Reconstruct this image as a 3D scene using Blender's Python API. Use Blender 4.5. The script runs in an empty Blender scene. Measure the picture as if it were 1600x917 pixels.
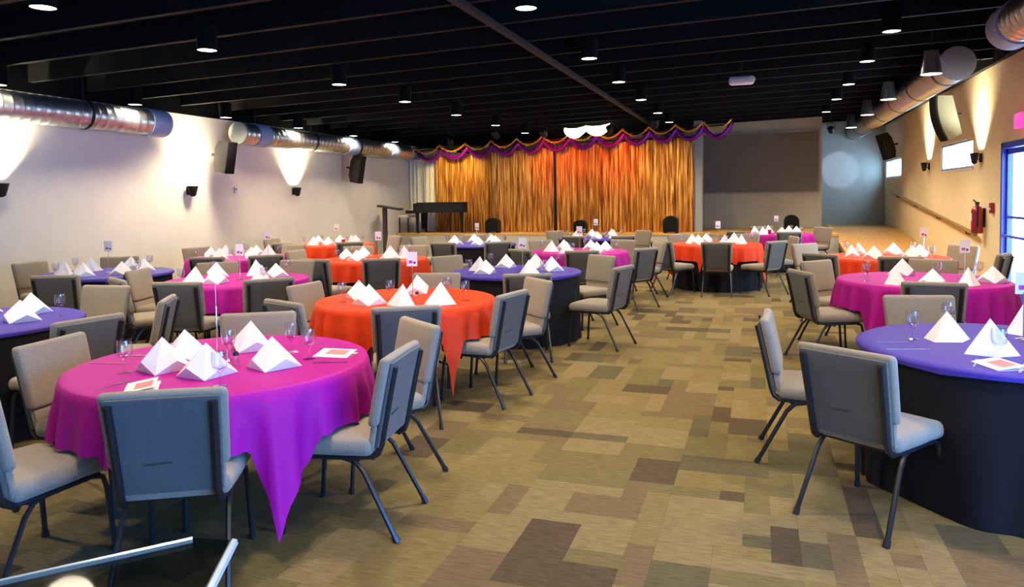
import bpy, bmesh, math, random
from mathutils import Vector, Matrix, Euler
random.seed(7)
R = math.radians
PI = math.pi
S = bpy.context.scene
COL = S.collection

# ------------------------------------------------------------------ camera
CAM_H = 1.6
TH = R(18.616); PITCH = R(2.5); ROLL = R(0.8)
cd = bpy.data.cameras.new('camera'); cam = bpy.data.objects.new('camera', cd); COL.objects.link(cam)
cd.sensor_fit = 'HORIZONTAL'; cd.sensor_width = 36.0; cd.lens = 1150 / 1600 * 36
cd.shift_y = -0.0621; cd.clip_start = 0.05
Fw = Vector((-math.sin(TH) * math.cos(PITCH), math.cos(TH) * math.cos(PITCH), -math.sin(PITCH)))
R0 = Vector((math.cos(TH), math.sin(TH), 0)); U0 = R0.cross(Fw)
Rt = R0 * math.cos(ROLL) - U0 * math.sin(ROLL); Up = U0 * math.cos(ROLL) + R0 * math.sin(ROLL)
cam.matrix_world = Matrix(((Rt.x, Up.x, -Fw.x, 0), (Rt.y, Up.y, -Fw.y, 0), (Rt.z, Up.z, -Fw.z, CAM_H), (0, 0, 0, 1)))
S.camera = cam

# ------------------------------------------------------------------ sky, exposure
S.view_settings.view_transform = 'Standard'; S.view_settings.look = 'None'
S.view_settings.gamma = 1.0; S.view_settings.use_curve_mapping = False
S.view_settings.exposure = 0.34
W = bpy.data.worlds.new('daylight_sky'); S.world = W; W.use_nodes = True
bg = W.node_tree.nodes['Background']; bg.inputs[0].default_value = (0.42, 0.66, 1.0, 1); bg.inputs[1].default_value = 18.0
PEND_W = 92.0
SCONCE_W = 55.0

def portal(name, loc, rot, sx, sy):
    l = bpy.data.lights.new(name, 'AREA'); l.shape = 'RECTANGLE'; l.size = sx; l.size_y = sy
    l.cycles.is_portal = True
    o = bpy.data.objects.new(name, l); COL.objects.link(o); o.location = loc; o.rotation_euler = rot
    return o
portal('window_portal', (3.55, 0.5, 1.3), (R(90), 0, R(90)), 4.8, 2.5)         # storefront in the right wall beside the camera
portal('door_portal', (3.55, 11.65, 1.15), (R(90), 0, R(90)), 1.9, 2.25)
portal('window_portal', (3.55, 15.4, 2.24), (R(90), 0, R(90)), 2.3, 0.55)
portal('window_portal', (3.55, 22.1, 2.26), (R(90), 0, R(90)), 2.3, 0.55)

# ------------------------------------------------------------------ materials
MATS = {}
def mat(name, col, rough=0.6, metal=0.0, noise=0.0, nscale=40.0, bump=0.0, emit=None, estr=0.0, sheen=0.0, stretch=(1, 1, 1), coat=0.0, spec=0.5):
    if name in MATS: return MATS[name]
    m = bpy.data.materials.new(name); m.use_nodes = True; nt = m.node_tree; b = nt.nodes['Principled BSDF']
    b.inputs['Base Color'].default_value = (*col, 1); b.inputs['Roughness'].default_value = rough
    b.inputs['Metallic'].default_value = metal; b.inputs['Sheen Weight'].default_value = sheen
    b.inputs['Coat Weight'].default_value = coat; b.inputs['Specular IOR Level'].default_value = spec
    if emit:
        b.inputs['Emission Color'].default_value = (*emit, 1); b.inputs['Emission Strength'].default_value = estr
    if noise or bump:
        tc = nt.nodes.new('ShaderNodeTexCoord'); mp = nt.nodes.new('ShaderNodeMapping'); mp.inputs['Scale'].default_value = stretch
        nz = nt.nodes.new('ShaderNodeTexNoise'); nz.inputs['Scale'].default_value = nscale; nz.inputs['Detail'].default_value = 4
        nt.links.new(tc.outputs['Object'], mp.inputs[0]); nt.links.new(mp.outputs[0], nz.inputs['Vector'])
        if noise:
            cr = nt.nodes.new('ShaderNodeValToRGB'); cr.color_ramp.elements[0].position = 0.3; cr.color_ramp.elements[1].position = 0.7
            cr.color_ramp.elements[0].color = (*[c * (1 - noise) for c in col], 1)
            cr.color_ramp.elements[1].color = (*[min(1, c * (1 + noise)) for c in col], 1)
            nt.links.new(nz.outputs[0], cr.inputs[0]); nt.links.new(cr.outputs[0], b.inputs['Base Color'])
        if bump:
            bp = nt.nodes.new('ShaderNodeBump'); bp.inputs['Strength'].default_value = bump; bp.inputs['Distance'].default_value = 0.01
            nt.links.new(nz.outputs[0], bp.inputs['Height']); nt.links.new(bp.outputs[0], b.inputs['Normal'])
    MATS[name] = m
    return m

def glass_mat(name, tint=(1, 1, 1), ior=1.45, rough=0.02, gain=1.0):
    m = bpy.data.materials.new(name); m.use_nodes = True; nt = m.node_tree; nt.nodes.clear()
    out = nt.nodes.new('ShaderNodeOutputMaterial'); mx = nt.nodes.new('ShaderNodeMixShader')
    tr = nt.nodes.new('ShaderNodeBsdfTransparent'); tr.inputs[0].default_value = (*tint, 1)
    gl = nt.nodes.new('ShaderNodeBsdfGlossy'); gl.inputs['Roughness'].default_value = rough
    lw = nt.nodes.new('ShaderNodeLayerWeight'); lw.inputs[0].default_value = 0.5
    pw = nt.nodes.new('ShaderNodeMath'); pw.operation = 'POWER'; pw.inputs[1].default_value = 4.0
    fr = nt.nodes.new('ShaderNodeMath'); fr.operation = 'MULTIPLY_ADD'; fr.inputs[1].default_value = 0.7; fr.inputs[2].default_value = ((ior - 1) / (ior + 1)) ** 2 * gain
    nt.links.new(lw.outputs['Facing'], pw.inputs[0]); nt.links.new(pw.outputs[0], fr.inputs[0])
    nt.links.new(fr.outputs[0], mx.inputs[0]); nt.links.new(tr.outputs[0], mx.inputs[1]); nt.links.new(gl.outputs[0], mx.inputs[2])
    nt.links.new(mx.outputs[0], out.inputs[0]); MATS[name] = m
    return m

WALL = mat('wall_paint', (0.86, 0.79, 0.66), 0.85, noise=0.03, nscale=3)
WALLR = mat('wall_warm_light', (0.86, 0.70, 0.42), 0.85, noise=0.03, nscale=3)  # warm light of door and sconces put into the right wall colour
WALLG = mat('wall_paint_grey', (0.46, 0.46, 0.40), 0.85, noise=0.04, nscale=4)
BLACKC = mat('ceiling_black', (0.003, 0.003, 0.003), 0.9, spec=0.1)
JOIST = mat('joist_paint', (0.003, 0.003, 0.0028), 0.7, noise=0.2, nscale=6, spec=0.2)
FABRIC = mat('taupe_fabric', (0.285, 0.232, 0.165), 0.9, noise=0.16, nscale=160, bump=0.25, sheen=0.25)
BACKF = mat('charcoal_back_fabric', (0.095, 0.089, 0.082), 0.9, noise=0.16, nscale=160, bump=0.2, sheen=0.2)
TUBE = mat('black_tube', (0.012, 0.012, 0.013), 0.35, spec=0.5)
GLIDE = mat('grey_glide', (0.05, 0.05, 0.05), 0.6)
MAG = mat('magenta_cloth', (0.42, 0.002, 0.27), 0.6, spec=0.25, noise=0.05, nscale=250, bump=0.05)
ORA = mat('orange_cloth', (0.72, 0.045, 0.004), 0.6, spec=0.25, noise=0.05, nscale=250, bump=0.05)
BLU = mat('blue_cloth', (0.06, 0.036, 0.34), 0.6, spec=0.25, noise=0.05, nscale=250, bump=0.05)
SHADE_SKIRT = mat('shade_black_cloth', (0.010, 0.009, 0.012), 0.8, noise=0.1, nscale=60, spec=0.2)  # black stands for the shade below the tables, put into cloth colour
NAPK = mat('white_linen', (0.86, 0.84, 0.86), 0.8, noise=0.03, nscale=80, bump=0.05)
TTOP = mat('table_laminate', (0.35, 0.3, 0.24), 0.5)
STEEL = mat('cutlery_steel', (0.75, 0.73, 0.72), 0.22, metal=1.0)
PAPER = mat('paper', (0.85, 0.83, 0.8), 0.7)
PINKP = mat('pink_print', (0.75, 0.22, 0.25), 0.7)
DARKP = mat('dark_print', (0.06, 0.03, 0.05), 0.7)
MAGP = mat('magenta_print', (0.55, 0.05, 0.42), 0.7)
CLEAR = glass_mat('clear_glass', (0.97, 0.96, 0.98), 1.5, gain=2.5)
DUCT = mat('duct_metal', (0.62, 0.63, 0.62), 0.32, metal=0.95, noise=0.08, nscale=14)
CAPM = mat('duct_cap_metal', (0.52, 0.56, 0.5), 0.55, metal=0.5, noise=0.1, nscale=30)
COLLAR = mat('duct_collar', (0.30, 0.40, 0.62), 0.5, metal=0.15, noise=0.08, nscale=20)
BLK = mat('black_satin', (0.009, 0.009, 0.0095), 0.5, spec=0.3)
CANB = mat('can_black', (0.004, 0.004, 0.004), 0.8, spec=0.1)
BLKG = mat('black_grille', (0.007, 0.007, 0.007), 0.8, spec=0.15, noise=0.3, nscale=300, bump=0.4)
GREYB = mat('grey_shell', (0.11, 0.12, 0.10), 0.5)
LAMPW = mat('lamp_diffuser', (0.9, 0.88, 0.84), 0.5, emit=(1.0, 0.93, 0.8), estr=9.0)
WOOD = mat('ramp_wood', (0.68, 0.36, 0.085), 0.5, noise=0.18, nscale=9, stretch=(3, 0.6, 1))
RAILW = mat('rail_wood', (0.33, 0.2, 0.06), 0.45, noise=0.2, nscale=12)
STGF = mat('stage_face', (0.52, 0.47, 0.37), 0.8, noise=0.12, nscale=20)
RED = mat('extinguisher_red', (0.32, 0.01, 0.03), 0.35, coat=0.4)
BLUELIT = mat('door_frame_blue_light', (0.05, 0.07, 0.50), 0.4, metal=0.1)  # blue backlight put into the colour of the aluminium frame
ALU = mat('window_aluminium', (0.55, 0.6, 0.62), 0.4, metal=0.6)
SHEER = mat('white_drape', (0.85, 0.84, 0.74), 0.85)
PURT = mat('purple_tinsel', (0.24, 0.01, 0.30), 0.28, metal=0.55)
GOLDT = mat('gold_tinsel', (0.80, 0.40, 0.05), 0.28, metal=0.75)
SCREEN = mat('screen_grey', (0.16, 0.16, 0.148), 0.8, noise=0.03, nscale=8)
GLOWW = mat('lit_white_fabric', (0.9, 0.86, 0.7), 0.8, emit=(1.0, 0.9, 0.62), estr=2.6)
SIGNR = mat('sign_pink', (0.7, 0.05, 0.2), 0.4, emit=(1.0, 0.05, 0.3), estr=1.4)
PLASW = mat('white_plastic', (0.75, 0.72, 0.7), 0.45)
KEYS = mat('ivory_keys', (0.75, 0.72, 0.62), 0.3)
PANE = glass_mat('window_glass', (0.93, 0.98, 1.0), 1.4)
DAYTINT = glass_mat('blue_daylight_glass', (0.42, 0.72, 1.0), 1.4)  # blue tint added to the storefront panes to colour the daylight
TGLASS = glass_mat('tabletop_glass', (0.62, 0.66, 0.66), 1.5, 0.03)
TEDGE = mat('glass_edge', (0.5, 0.58, 0.56), 0.25, metal=0.2)

def gold_curtain_mat():
    m = bpy.data.materials.new('gold_sequin_fabric'); m.use_nodes = True; nt = m.node_tree; b = nt.nodes['Principled BSDF']
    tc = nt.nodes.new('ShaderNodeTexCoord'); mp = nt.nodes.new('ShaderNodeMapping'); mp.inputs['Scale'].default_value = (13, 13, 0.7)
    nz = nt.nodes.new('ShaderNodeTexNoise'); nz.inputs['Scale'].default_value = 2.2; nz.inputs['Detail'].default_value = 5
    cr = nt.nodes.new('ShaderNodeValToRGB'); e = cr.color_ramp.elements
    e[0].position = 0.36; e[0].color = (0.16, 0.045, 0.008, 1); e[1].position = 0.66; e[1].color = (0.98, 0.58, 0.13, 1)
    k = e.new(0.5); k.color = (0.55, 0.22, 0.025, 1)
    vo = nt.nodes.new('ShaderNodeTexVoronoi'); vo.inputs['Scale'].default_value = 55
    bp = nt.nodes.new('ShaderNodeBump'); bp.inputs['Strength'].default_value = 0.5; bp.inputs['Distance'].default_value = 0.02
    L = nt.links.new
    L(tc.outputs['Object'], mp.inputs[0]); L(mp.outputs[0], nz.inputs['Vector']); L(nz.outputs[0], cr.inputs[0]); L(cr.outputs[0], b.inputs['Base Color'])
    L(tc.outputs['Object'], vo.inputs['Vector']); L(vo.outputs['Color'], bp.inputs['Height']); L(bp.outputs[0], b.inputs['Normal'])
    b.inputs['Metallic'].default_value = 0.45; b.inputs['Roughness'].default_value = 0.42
    return m
GOLDC = gold_curtain_mat()

def carpet_mat(name, col):
    m = bpy.data.materials.new(name); m.use_nodes = True; nt = m.node_tree; b = nt.nodes['Principled BSDF']
    tc = nt.nodes.new('ShaderNodeTexCoord'); L = nt.links.new
    mp = nt.nodes.new('ShaderNodeMapping'); mp.inputs['Scale'].default_value = (1, 9, 1)
    nz = nt.nodes.new('ShaderNodeTexNoise'); nz.inputs['Scale'].default_value = 11; nz.inputs['Detail'].default_value = 5
    n2 = nt.nodes.new('ShaderNodeTexNoise'); n2.inputs['Scale'].default_value = 260
    cr = nt.nodes.new('ShaderNodeValToRGB'); cr.color_ramp.elements[0].position = 0.3; cr.color_ramp.elements[1].position = 0.72
    cr.color_ramp.elements[0].color = (*[c * 0.72 for c in col], 1); cr.color_ramp.elements[1].color = (*[c * 1.3 for c in col], 1)
    bp = nt.nodes.new('ShaderNodeBump'); bp.inputs['Strength'].default_value = 0.35; bp.inputs['Distance'].default_value = 0.006
    ge = nt.nodes.new('ShaderNodeNewGeometry')
    L(ge.outputs['Position'], mp.inputs[0]); L(mp.outputs[0], nz.inputs['Vector']); L(nz.outputs[0], cr.inputs[0]); L(cr.outputs[0], b.inputs['Base Color'])
    L(ge.outputs['Position'], n2.inputs['Vector']); L(n2.outputs[0], bp.inputs['Height']); L(bp.outputs[0], b.inputs['Normal'])
    b.inputs['Roughness'].default_value = 0.95; b.inputs['Specular IOR Level'].default_value = 0.2
    return m
CARPET = [carpet_mat('carpet_' + n, c) for n, c in (('gold', (0.185, 0.135, 0.050)), ('sand', (0.205, 0.150, 0.066)), ('olive', (0.146, 0.114, 0.044)),
          ('tan', (0.148, 0.100, 0.048)), ('moss', (0.102, 0.083, 0.040)), ('umber', (0.082, 0.056, 0.030)))]

# ------------------------------------------------------------------ mesh helpers
class MB:
    def __init__(s): s.v = []; s.f = []
    def add(s, vs, fs):
        o = len(s.v); s.v += [tuple(p) for p in vs]; s.f += [tuple(i + o for i in f) for f in fs]; return s
    def box(s, c, d, M=None):
        x, y, z = d[0] / 2, d[1] / 2, d[2] / 2
        vs = [Vector((a * x, b * y, e * z)) for a in (-1, 1) for b in (-1, 1) for e in (-1, 1)]
        if M: vs = [M @ p for p in vs]
        vs = [p + Vector(c) for p in vs]
        return s.add(vs, [(0, 1, 3, 2), (4, 6, 7, 5), (0, 4, 5, 1), (2, 3, 7, 6), (0, 2, 6, 4), (1, 5, 7, 3)])
    def bb(s, a, b):
        return s.box([(p + q) / 2 for p, q in zip(a, b)], [abs(q - p) for p, q in zip(a, b)])
    def tube(s, pts, r, n=8, caps=True):
        P = [Vector(p) for p in pts]; rs = r if isinstance(r, (list, tuple)) else [r] * len(P)
        rings = []; u = None
        for i, p in enumerate(P):
            t = ((P[i + 1] - p) if i + 1 < len(P) else (p - P[i - 1])).normalized()
            if 0 < i < len(P) - 1: t = ((P[i + 1] - p).normalized() + (p - P[i - 1]).normalized()).normalized()
            if u is None: u = t.orthogonal().normalized()
            else: u = (u - t * u.dot(t)).normalized()
            w = t.cross(u)
            rings.append([p + (u * math.cos(2 * PI * k / n) + w * math.sin(2 * PI * k / n)) * rs[i] for k in range(n)])
        vs = [q for g in rings for q in g]
        fs = [(i * n + k, i * n + (k + 1) % n, (i + 1) * n + (k + 1) % n, (i + 1) * n + k) for i in range(len(P) - 1) for k in range(n)]
        if caps: fs += [tuple(range(n - 1, -1, -1)), tuple((len(P) - 1) * n + k for k in range(n))]
        return s.add(vs, fs)
    def lathe(s, prof, n=16, c=(0, 0, 0), M=None, close=False):
        vs = [Vector((r * math.cos(2 * PI * k / n), r * math.sin(2 * PI * k / n), z)) for r, z in prof for k in range(n)]
        if M: vs = [M @ p for p in vs]
        vs = [p + Vector(c) for p in vs]
        m = len(prof)
        fs = [(i * n + k, i * n + (k + 1) % n, (i + 1) * n + (k + 1) % n, (i + 1) * n + k) for i in range(m - 1) for k in range(n)]
        return s.add(vs, fs)
    def prism(s, poly, axis, a, b):
        def P(u, v, w): return {'x': (w, u, v), 'y': (u, w, v), 'z': (u, v, w)}[axis]
        n = len(poly); vs = [P(u, v, a) for u, v in poly] + [P(u, v, b) for u, v in poly]
        fs = [tuple(range(n)), tuple(range(2 * n - 1, n - 1, -1))] + [(i, i + n, (i + 1) % n + n, (i + 1) % n) for i in range(n)]
        return s.add(vs, fs)
    def mesh(s, name, m, smooth=True, ang=40):
        me = bpy.data.meshes.new(name); me.from_pydata(s.v, [], s.f); me.materials.append(m)
        bm = bmesh.new(); bm.from_mesh(me); bmesh.ops.remove_doubles(bm, verts=bm.verts, dist=1e-5)
        bmesh.ops.recalc_face_normals(bm, faces=bm.faces); bm.to_mesh(me); bm.free()
        if smooth:
            me.polygons.foreach_set('use_smooth', [True] * len(me.polygons)); me.set_sharp_from_angle(angle=R(ang))
        return me
    def build(s, name, m, parent=None, smooth=True, ang=40, loc=None, rz=None):
        return ob(name, s.mesh(name, m, smooth, ang), parent, loc, rz)

def rbox(d, r, seg=3, c=(0, 0, 0), fn=None, cuts=0):
    """rounded box as MB"""
    bm = bmesh.new(); bmesh.ops.create_cube(bm, size=1)
    for v in bm.verts: v.co = Vector((v.co.x * d[0], v.co.y * d[1], v.co.z * d[2]))
    bmesh.ops.bevel(bm, geom=list(bm.edges), offset=r, segments=seg, affect='EDGES', profile=0.5)
    if cuts:
        es = [e for e in bm.edges if e.calc_length() > max(d) * 0.3]
        bmesh.ops.subdivide_edges(bm, edges=es, cuts=cuts, use_grid_fill=True)
    mb = MB(); bm.verts.ensure_lookup_table(); bm.verts.index_update()
    vs = []
    for v in bm.verts:
        p = v.co + Vector(c)
        vs.append(fn(p) if fn else p)
    mb.add(vs, [[v.index for v in f.verts] for f in bm.faces]); bm.free()
    return mb

def ob(name, me, parent=None, loc=None, rz=None):
    o = bpy.data.objects.new(name, me); COL.objects.link(o)
    if parent is not None: o.parent = parent
    if loc: o.location = loc
    if rz is not None: o.rotation_euler = (0, 0, rz)
    return o
def tag(o, label=None, cat=None, group=None, kind=None):
    for k, v in (('label', label), ('category', cat), ('group', group), ('kind', kind)):
        if v: o[k] = v
    return o
def thing(name, label, cat, loc=(0, 0, 0), rz=0.0, group=None):
    o = bpy.data.objects.new(name, None); COL.objects.link(o); o.empty_display_size = 0.1
    o.location = loc; o.rotation_euler = (0, 0, rz); return tag(o, label, cat, group)
def kids(o): return list(o.children)
def copy_tree(o, parent=None):
    c = o.copy(); COL.objects.link(c); c.parent = parent
    for ch in kids(o): copy_tree(ch, c)
    return c
def place(root, used, loc, rz, label, group=None):
    o = root if not used[0] else copy_tree(root); used[0] = True
    o.location = loc; o.rotation_euler = (0, 0, rz); o['label'] = label
    if group: o['group'] = group
    return o
ORD = ['first', 'second', 'third', 'fourth', 'fifth', 'sixth', 'seventh', 'eighth', 'ninth', 'tenth', 'eleventh']
def sx(x, y):   # plan angle seen from where the photographer stood: left to right
    return (x * math.cos(TH) + y * math.sin(TH)) / (-x * math.sin(TH) + y * math.cos(TH))

# ------------------------------------------------------------------ structure
XL, XR, YB, YF = -9.45, 3.4, 23.5, -2.3
def jz(x): return 3.52 + 0.028 * x         # underside of the joists
def dz(x): return jz(x) + 0.26             # ceiling deck
fl = MB(); fl.bb((XL, YF, -0.12), (XR, YB, -0.008)); floor = tag(fl.build('floor', mat('floor_backing', (0.12, 0.095, 0.06), 0.95), smooth=False), kind='structure')

def carpet():
    cs = 0.125; nx = int((XR - XL) / cs); y0 = 1.2; ny = int((18.0 - y0) / cs)
    rnd = random.Random(3); occ = [[False] * ny for _ in range(nx)]; pcs = []
    for j in range(ny):
        for i in range(nx):
            if occ[i][j]: continue
            w, h = rnd.choice([(2, 1), (3, 1), (2, 2), (3, 2), (1, 3), (2, 3), (4, 1), (4, 2), (3, 3), (1, 4), (5, 2), (2, 4)])
            w2 = 0
            while w2 < w and i + w2 < nx and not occ[i + w2][j]: w2 += 1
            h2 = 0
            while h2 < h and j + h2 < ny and all(not occ[i + a][j + h2] for a in range(w2)): h2 += 1
            for a in range(w2):
                for b in range(h2): occ[i + a][j + b] = True
            pcs.append((XL + i * cs, y0 + j * cs, w2 * cs, h2 * cs, rnd.choices(range(6), (28, 24, 18, 14, 9, 7))[0]))
    def score(p):
        x, y = p[0] + p[2] / 2, p[1] + p[3] / 2
        d = -x * math.sin(TH) + y * math.cos(TH); u = (x * math.cos(TH) + y * math.sin(TH)) / max(d, .1)
        px = 800 + 1150 * u; py = 309 + 1150 * 1.6 / max(d, .1)
        if d < 1 or not (380 < px < 1620) or py > 930: return 0
        if -9 < x < -1.75 and not y < 2.4: return 1e-6
        if x > 0.35: return 1e-6
        return p[2] * p[3] / d ** 3
    pcs.sort(key=score, reverse=True)
    cache = {}; g = 0.0004
    def boxmesh(w, h, k):
        key = (round(w, 3), round(h, 3), k)
        if key not in cache:
            mb = MB(); mb.bb((g, g, -0.007), (w - g, h - g, 0)); cache[key] = mb.mesh('carpet_tile', CARPET[k], False)
        return cache[key]
    for x, y, w, h, k in pcs[:300]:
        o = ob('carpet_tile', boxmesh(w, h, k), floor); o.location = (x, y, -0.0012 + 0.0009 * random.random())
    mb = MB(); mi = []
    for x, y, w, h, k in pcs[300:]:
        mb.add([(x + g, y + g, -0.0012), (x + w - g, y + g, -0.0012), (x + w - g, y + h - g, -0.0012), (x + g, y + h - g, -0.0012),
                (x + g, y + g, -0.007), (x + w - g, y + g, -0.007), (x + w - g, y + h - g, -0.007), (x + g, y + h - g, -0.007)],
               [(0, 1, 2, 3), (0, 4, 5, 1), (1, 5, 6, 2), (2, 6, 7, 3), (3, 7, 4, 0)]); mi += [k] * 5
    me = bpy.data.meshes.new('carpet_tiles'); me.from_pydata(mb.v, [], mb.f)
    for m in CARPET: me.materials.append(m)
    me.polygons.foreach_set('material_index', mi)
    tag(ob('carpet_tiles', me, floor), kind='stuff')
carpet()

# ceiling: deck, joists, beam
def slab(x0, x1, y0, y1, za, zb, base):
    vs = [(x0, y0, base(x0) + za), (x1, y0, base(x1) + za), (x1, y1, base(x1) + za), (x0, y1, base(x0) + za),
          (x0, y0, base(x0) + zb), (x1, y0, base(x1) + zb), (x1, y1, base(x1) + zb), (x0, y1, base(x0) + zb)]
    return MB().add(vs, [(0, 3, 2, 1), (4, 5, 6, 7), (0, 1, 5, 4), (1, 2, 6, 5), (2, 3, 7, 6), (3, 0, 4, 7)])
ceil = tag(slab(XL, XR, YF, YB, 0, 0.1, dz).build('ceiling', BLACKC, smooth=False), kind='structure')
for i in range(27):
    y = -1.8 + 0.925 * i
    slab(XL, XR, y, y + 0.07, 0, 0.258, jz).build('joist', JOIST, ceil, smooth=False)
slab(-2.69, -2.61, YF, YB, -0.05, 0.0, jz).build('beam', mat('beam_paint', (0.0025, 0.0025, 0.0025), 0.7), ceil, smooth=False)

def wall(name, boxes, m):
    mb = MB()
    for a, b in boxes: mb.bb(a, b)
    return tag(mb.build(name, m, smooth=False), kind='structure')
wall('wall_left', [((XL - 0.15, YF, 0), (XL, YB, 3.55))], WALL)
WZ0, WZ1 = 2.0, 2.5
D0, D1, DT = 10.7, 12.62, 2.3
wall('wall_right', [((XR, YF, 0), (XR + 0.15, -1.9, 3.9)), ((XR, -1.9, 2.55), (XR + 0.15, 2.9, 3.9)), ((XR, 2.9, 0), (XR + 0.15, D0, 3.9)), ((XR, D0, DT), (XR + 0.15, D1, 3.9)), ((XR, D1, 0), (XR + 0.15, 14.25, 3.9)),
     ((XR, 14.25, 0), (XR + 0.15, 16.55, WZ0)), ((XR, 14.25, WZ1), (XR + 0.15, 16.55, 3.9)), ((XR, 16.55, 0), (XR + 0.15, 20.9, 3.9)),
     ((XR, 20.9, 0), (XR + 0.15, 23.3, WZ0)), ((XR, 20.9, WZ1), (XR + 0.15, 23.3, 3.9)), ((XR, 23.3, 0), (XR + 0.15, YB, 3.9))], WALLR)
wall('wall_back', [((XL, YB, 0), (XR + 0.15, YB + 0.15, 3.9))], WALLG)
SY = 21.0
wall('wall_screen', [((-1.75, SY, 0.685), (1.55, SY + 0.15, 3.75))], WALLG)
wall('wall_front', [((XL - .15, YF - 0.15, 0), (XR + .15, YF, 3.9))], WALL)

tag(MB().bb((XL, YF, 3.12), (XL + 0.05, YB, 3.5)).build('trim_1', BLACKC, smooth=False), kind='structure')
tag(MB().bb((XR - 0.05, YF, 3.52), (XR, YB, 3.86)).build('trim_2', BLACKC, smooth=False), kind='structure')
# storefront beside the camera
w3 = thing('window_3', 'tall storefront window in the right wall beside the viewer', 'window', (XR + 0.07, 0.5, 0)); w3['kind'] = 'structure'
mb = MB()
for y in (-2.37, -1.2, 0, 1.2, 2.37): mb.bb((-0.04, y - 0.03, 0), (0.04, y + 0.03, 2.55))
for z in (0.03, 2.52): mb.bb((-0.04, -2.4, z - 0.03), (0.04, 2.4, z + 0.03))
mb.build('window_frame', ALU, w3, smooth=False)
for y in (-1.785, -0.6, 0.6, 1.785):
    MB().bb((-0.004, y - 0.55, 0.06), (0.004, y + 0.55, 2.49)).build('pane', DAYTINT, w3, smooth=False)

def high_window(n, y0, y1, label):
    w = thing('window_%d' % n, label, 'window', (XR + 0.07, (y0 + y1) / 2, WZ0)); w['kind'] = 'structure'
    h = (y1 - y0) / 2; H_ = WZ1 - WZ0; mb = MB()
    for z in (0.02, H_ - 0.02): mb.bb((-0.05, -h, z - 0.02), (0.05, h, z + 0.02))
    for y in (-h + 0.02, h - 0.02, h * 0.42): mb.bb((-0.05, y - 0.02, 0), (0.05, y + 0.02, H_))
    mb.build('window_frame', ALU, w, smooth=False)
    MB().bb((-0.004, -h + 0.04, 0.04), (0.004, h * 0.42 - 0.02, H_ - 0.04)).build('pane', PANE, w, smooth=False)
    MB().bb((-0.004, h * 0.42 + 0.02, 0.04), (0.004, h - 0.04, H_ - 0.04)).build('pane', PANE, w, smooth=False)
    MB().bb((-0.09, -h - 0.03, -0.03), (-0.03, h + 0.03, 0.0)).build('window_sill', WALL, w, smooth=False)
high_window(1, 14.25, 16.55, 'low wide window high on the right wall between the wall lamps')
high_window(2, 20.9, 23.3, 'small high window at the far end of the right wall')

# glass double door
d = thing('door_1', 'blue backlit glass double door in the right wall', 'door', (XR + 0.05, (D0 + D1) / 2, 0)); d['kind'] = 'structure'
hw = (D1 - D0) / 2
mb = MB().bb((-0.08, hw - 0.07, 0), (0.06, hw, DT)).bb((-0.08, -hw, 0), (0.06, -hw + 0.07, DT)).bb((-0.08, -hw, DT - 0.08), (0.06, hw, DT))
mb.build('door_frame', BLUELIT, d, smooth=False)
for s in (-1, 1):
    a, b = (0.005, hw - 0.075) if s > 0 else (-hw + 0.075, -0.005)
    mb = MB()
    for y in (a + 0.03, b - 0.03): mb.bb((-0.025, y - 0.03, 0.02), (0.025, y + 0.03, DT - 0.09))
    mb.bb((-0.025, a, 0.02), (0.025, b, 0.22)).bb((-0.025, a, DT - 0.17), (0.025, b, DT - 0.09))
    lf = mb.build('door_leaf', BLUELIT, d, smooth=False)
    MB().bb((-0.005, a + 0.06, 0.22), (0.005, b - 0.06, DT - 0.17)).build('pane', PANE, lf, smooth=False)
    MB().tube([(-0.03, a + 0.03, 0.95), (-0.09, a + 0.05, 0.95), (-0.09, b - 0.05, 0.95), (-0.03, b - 0.03, 0.95)], 0.02).build('push_bar', BLUELIT, lf)
    MB().bb((-0.02, a + 0.06, 1.2), (0.02, b - 0.06, 1.235)).build('glazing_bar', BLUELIT, lf, smooth=False)

mb = MB().bb((XL, YF, 0), (XL + 0.015, 18.0, 0.1)); tag(mb.build('baseboard_left', BLK, smooth=False), kind='structure')
mb = MB().bb((XR - 0.015, YF, 0), (XR, -1.92, 0.1)).bb((XR - 0.015, 2.92, 0), (XR, D0 - .02, 0.1)); tag(mb.build('baseboard_right', BLK, smooth=False), kind='structure')

# stage and ramp
SZ, SYF = 0.68, 18.1
st = thing('stage', 'low pale faced stage platform below the gold curtain', 'stage', ((XL + 1.7) / 2, SYF, 0))
ox = (XL + 1.7) / 2
MB().bb((XL - ox + .002, 0.03, 0), (1.7 - ox, YB - SYF - .002, SZ - 0.05)).build('stage_body', STGF, st, smooth=False)
MB().bb((XL - ox + .002, 0, SZ - 0.05), (1.7 - ox, YB - SYF - .002, SZ)).build('stage_deck', WOOD, st, smooth=False)
for i in range(7):
    xa = XL - ox + .02 + i * 1.58
    MB().bb((xa, 0.008, 0.02), (xa + 1.55, 0.028, SZ - 0.06)).build('face_panel', STGF, st, smooth=False)
rp = thing('ramp', 'sloping wooden ramp with black side along the right wall', 'ramp', (2.55, 13.7, 0))
RY0, RY1 = 13.7, 21.2
MB().prism([(0, 0), (RY1 - RY0, 0), (RY1 - RY0, SZ - 0.04), (0, 0.0)], 'x', -0.845, 0.845).build('ramp_side', BLK, rp, smooth=False)
MB().prism([(0, 0.001), (RY1 - RY0, SZ - 0.04), (RY1 - RY0, SZ), (0, 0.03)], 'x', -0.84, 0.84).build('ramp_deck', WOOD, rp, smooth=False)
MB().bb((-0.845, RY1 - RY0, 0), (0.845, YB - RY0 - .002, SZ)).build('landing', WOOD, rp, smooth=False)
MB().prism([(0.9, 0.05), (RY1 - RY0, SZ), (RY1 - RY0, SZ + 0.09), (0.9, 0.16)], 'x', -0.845, -0.77).build('ramp_curb', WOOD, rp, smooth=False)
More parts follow.
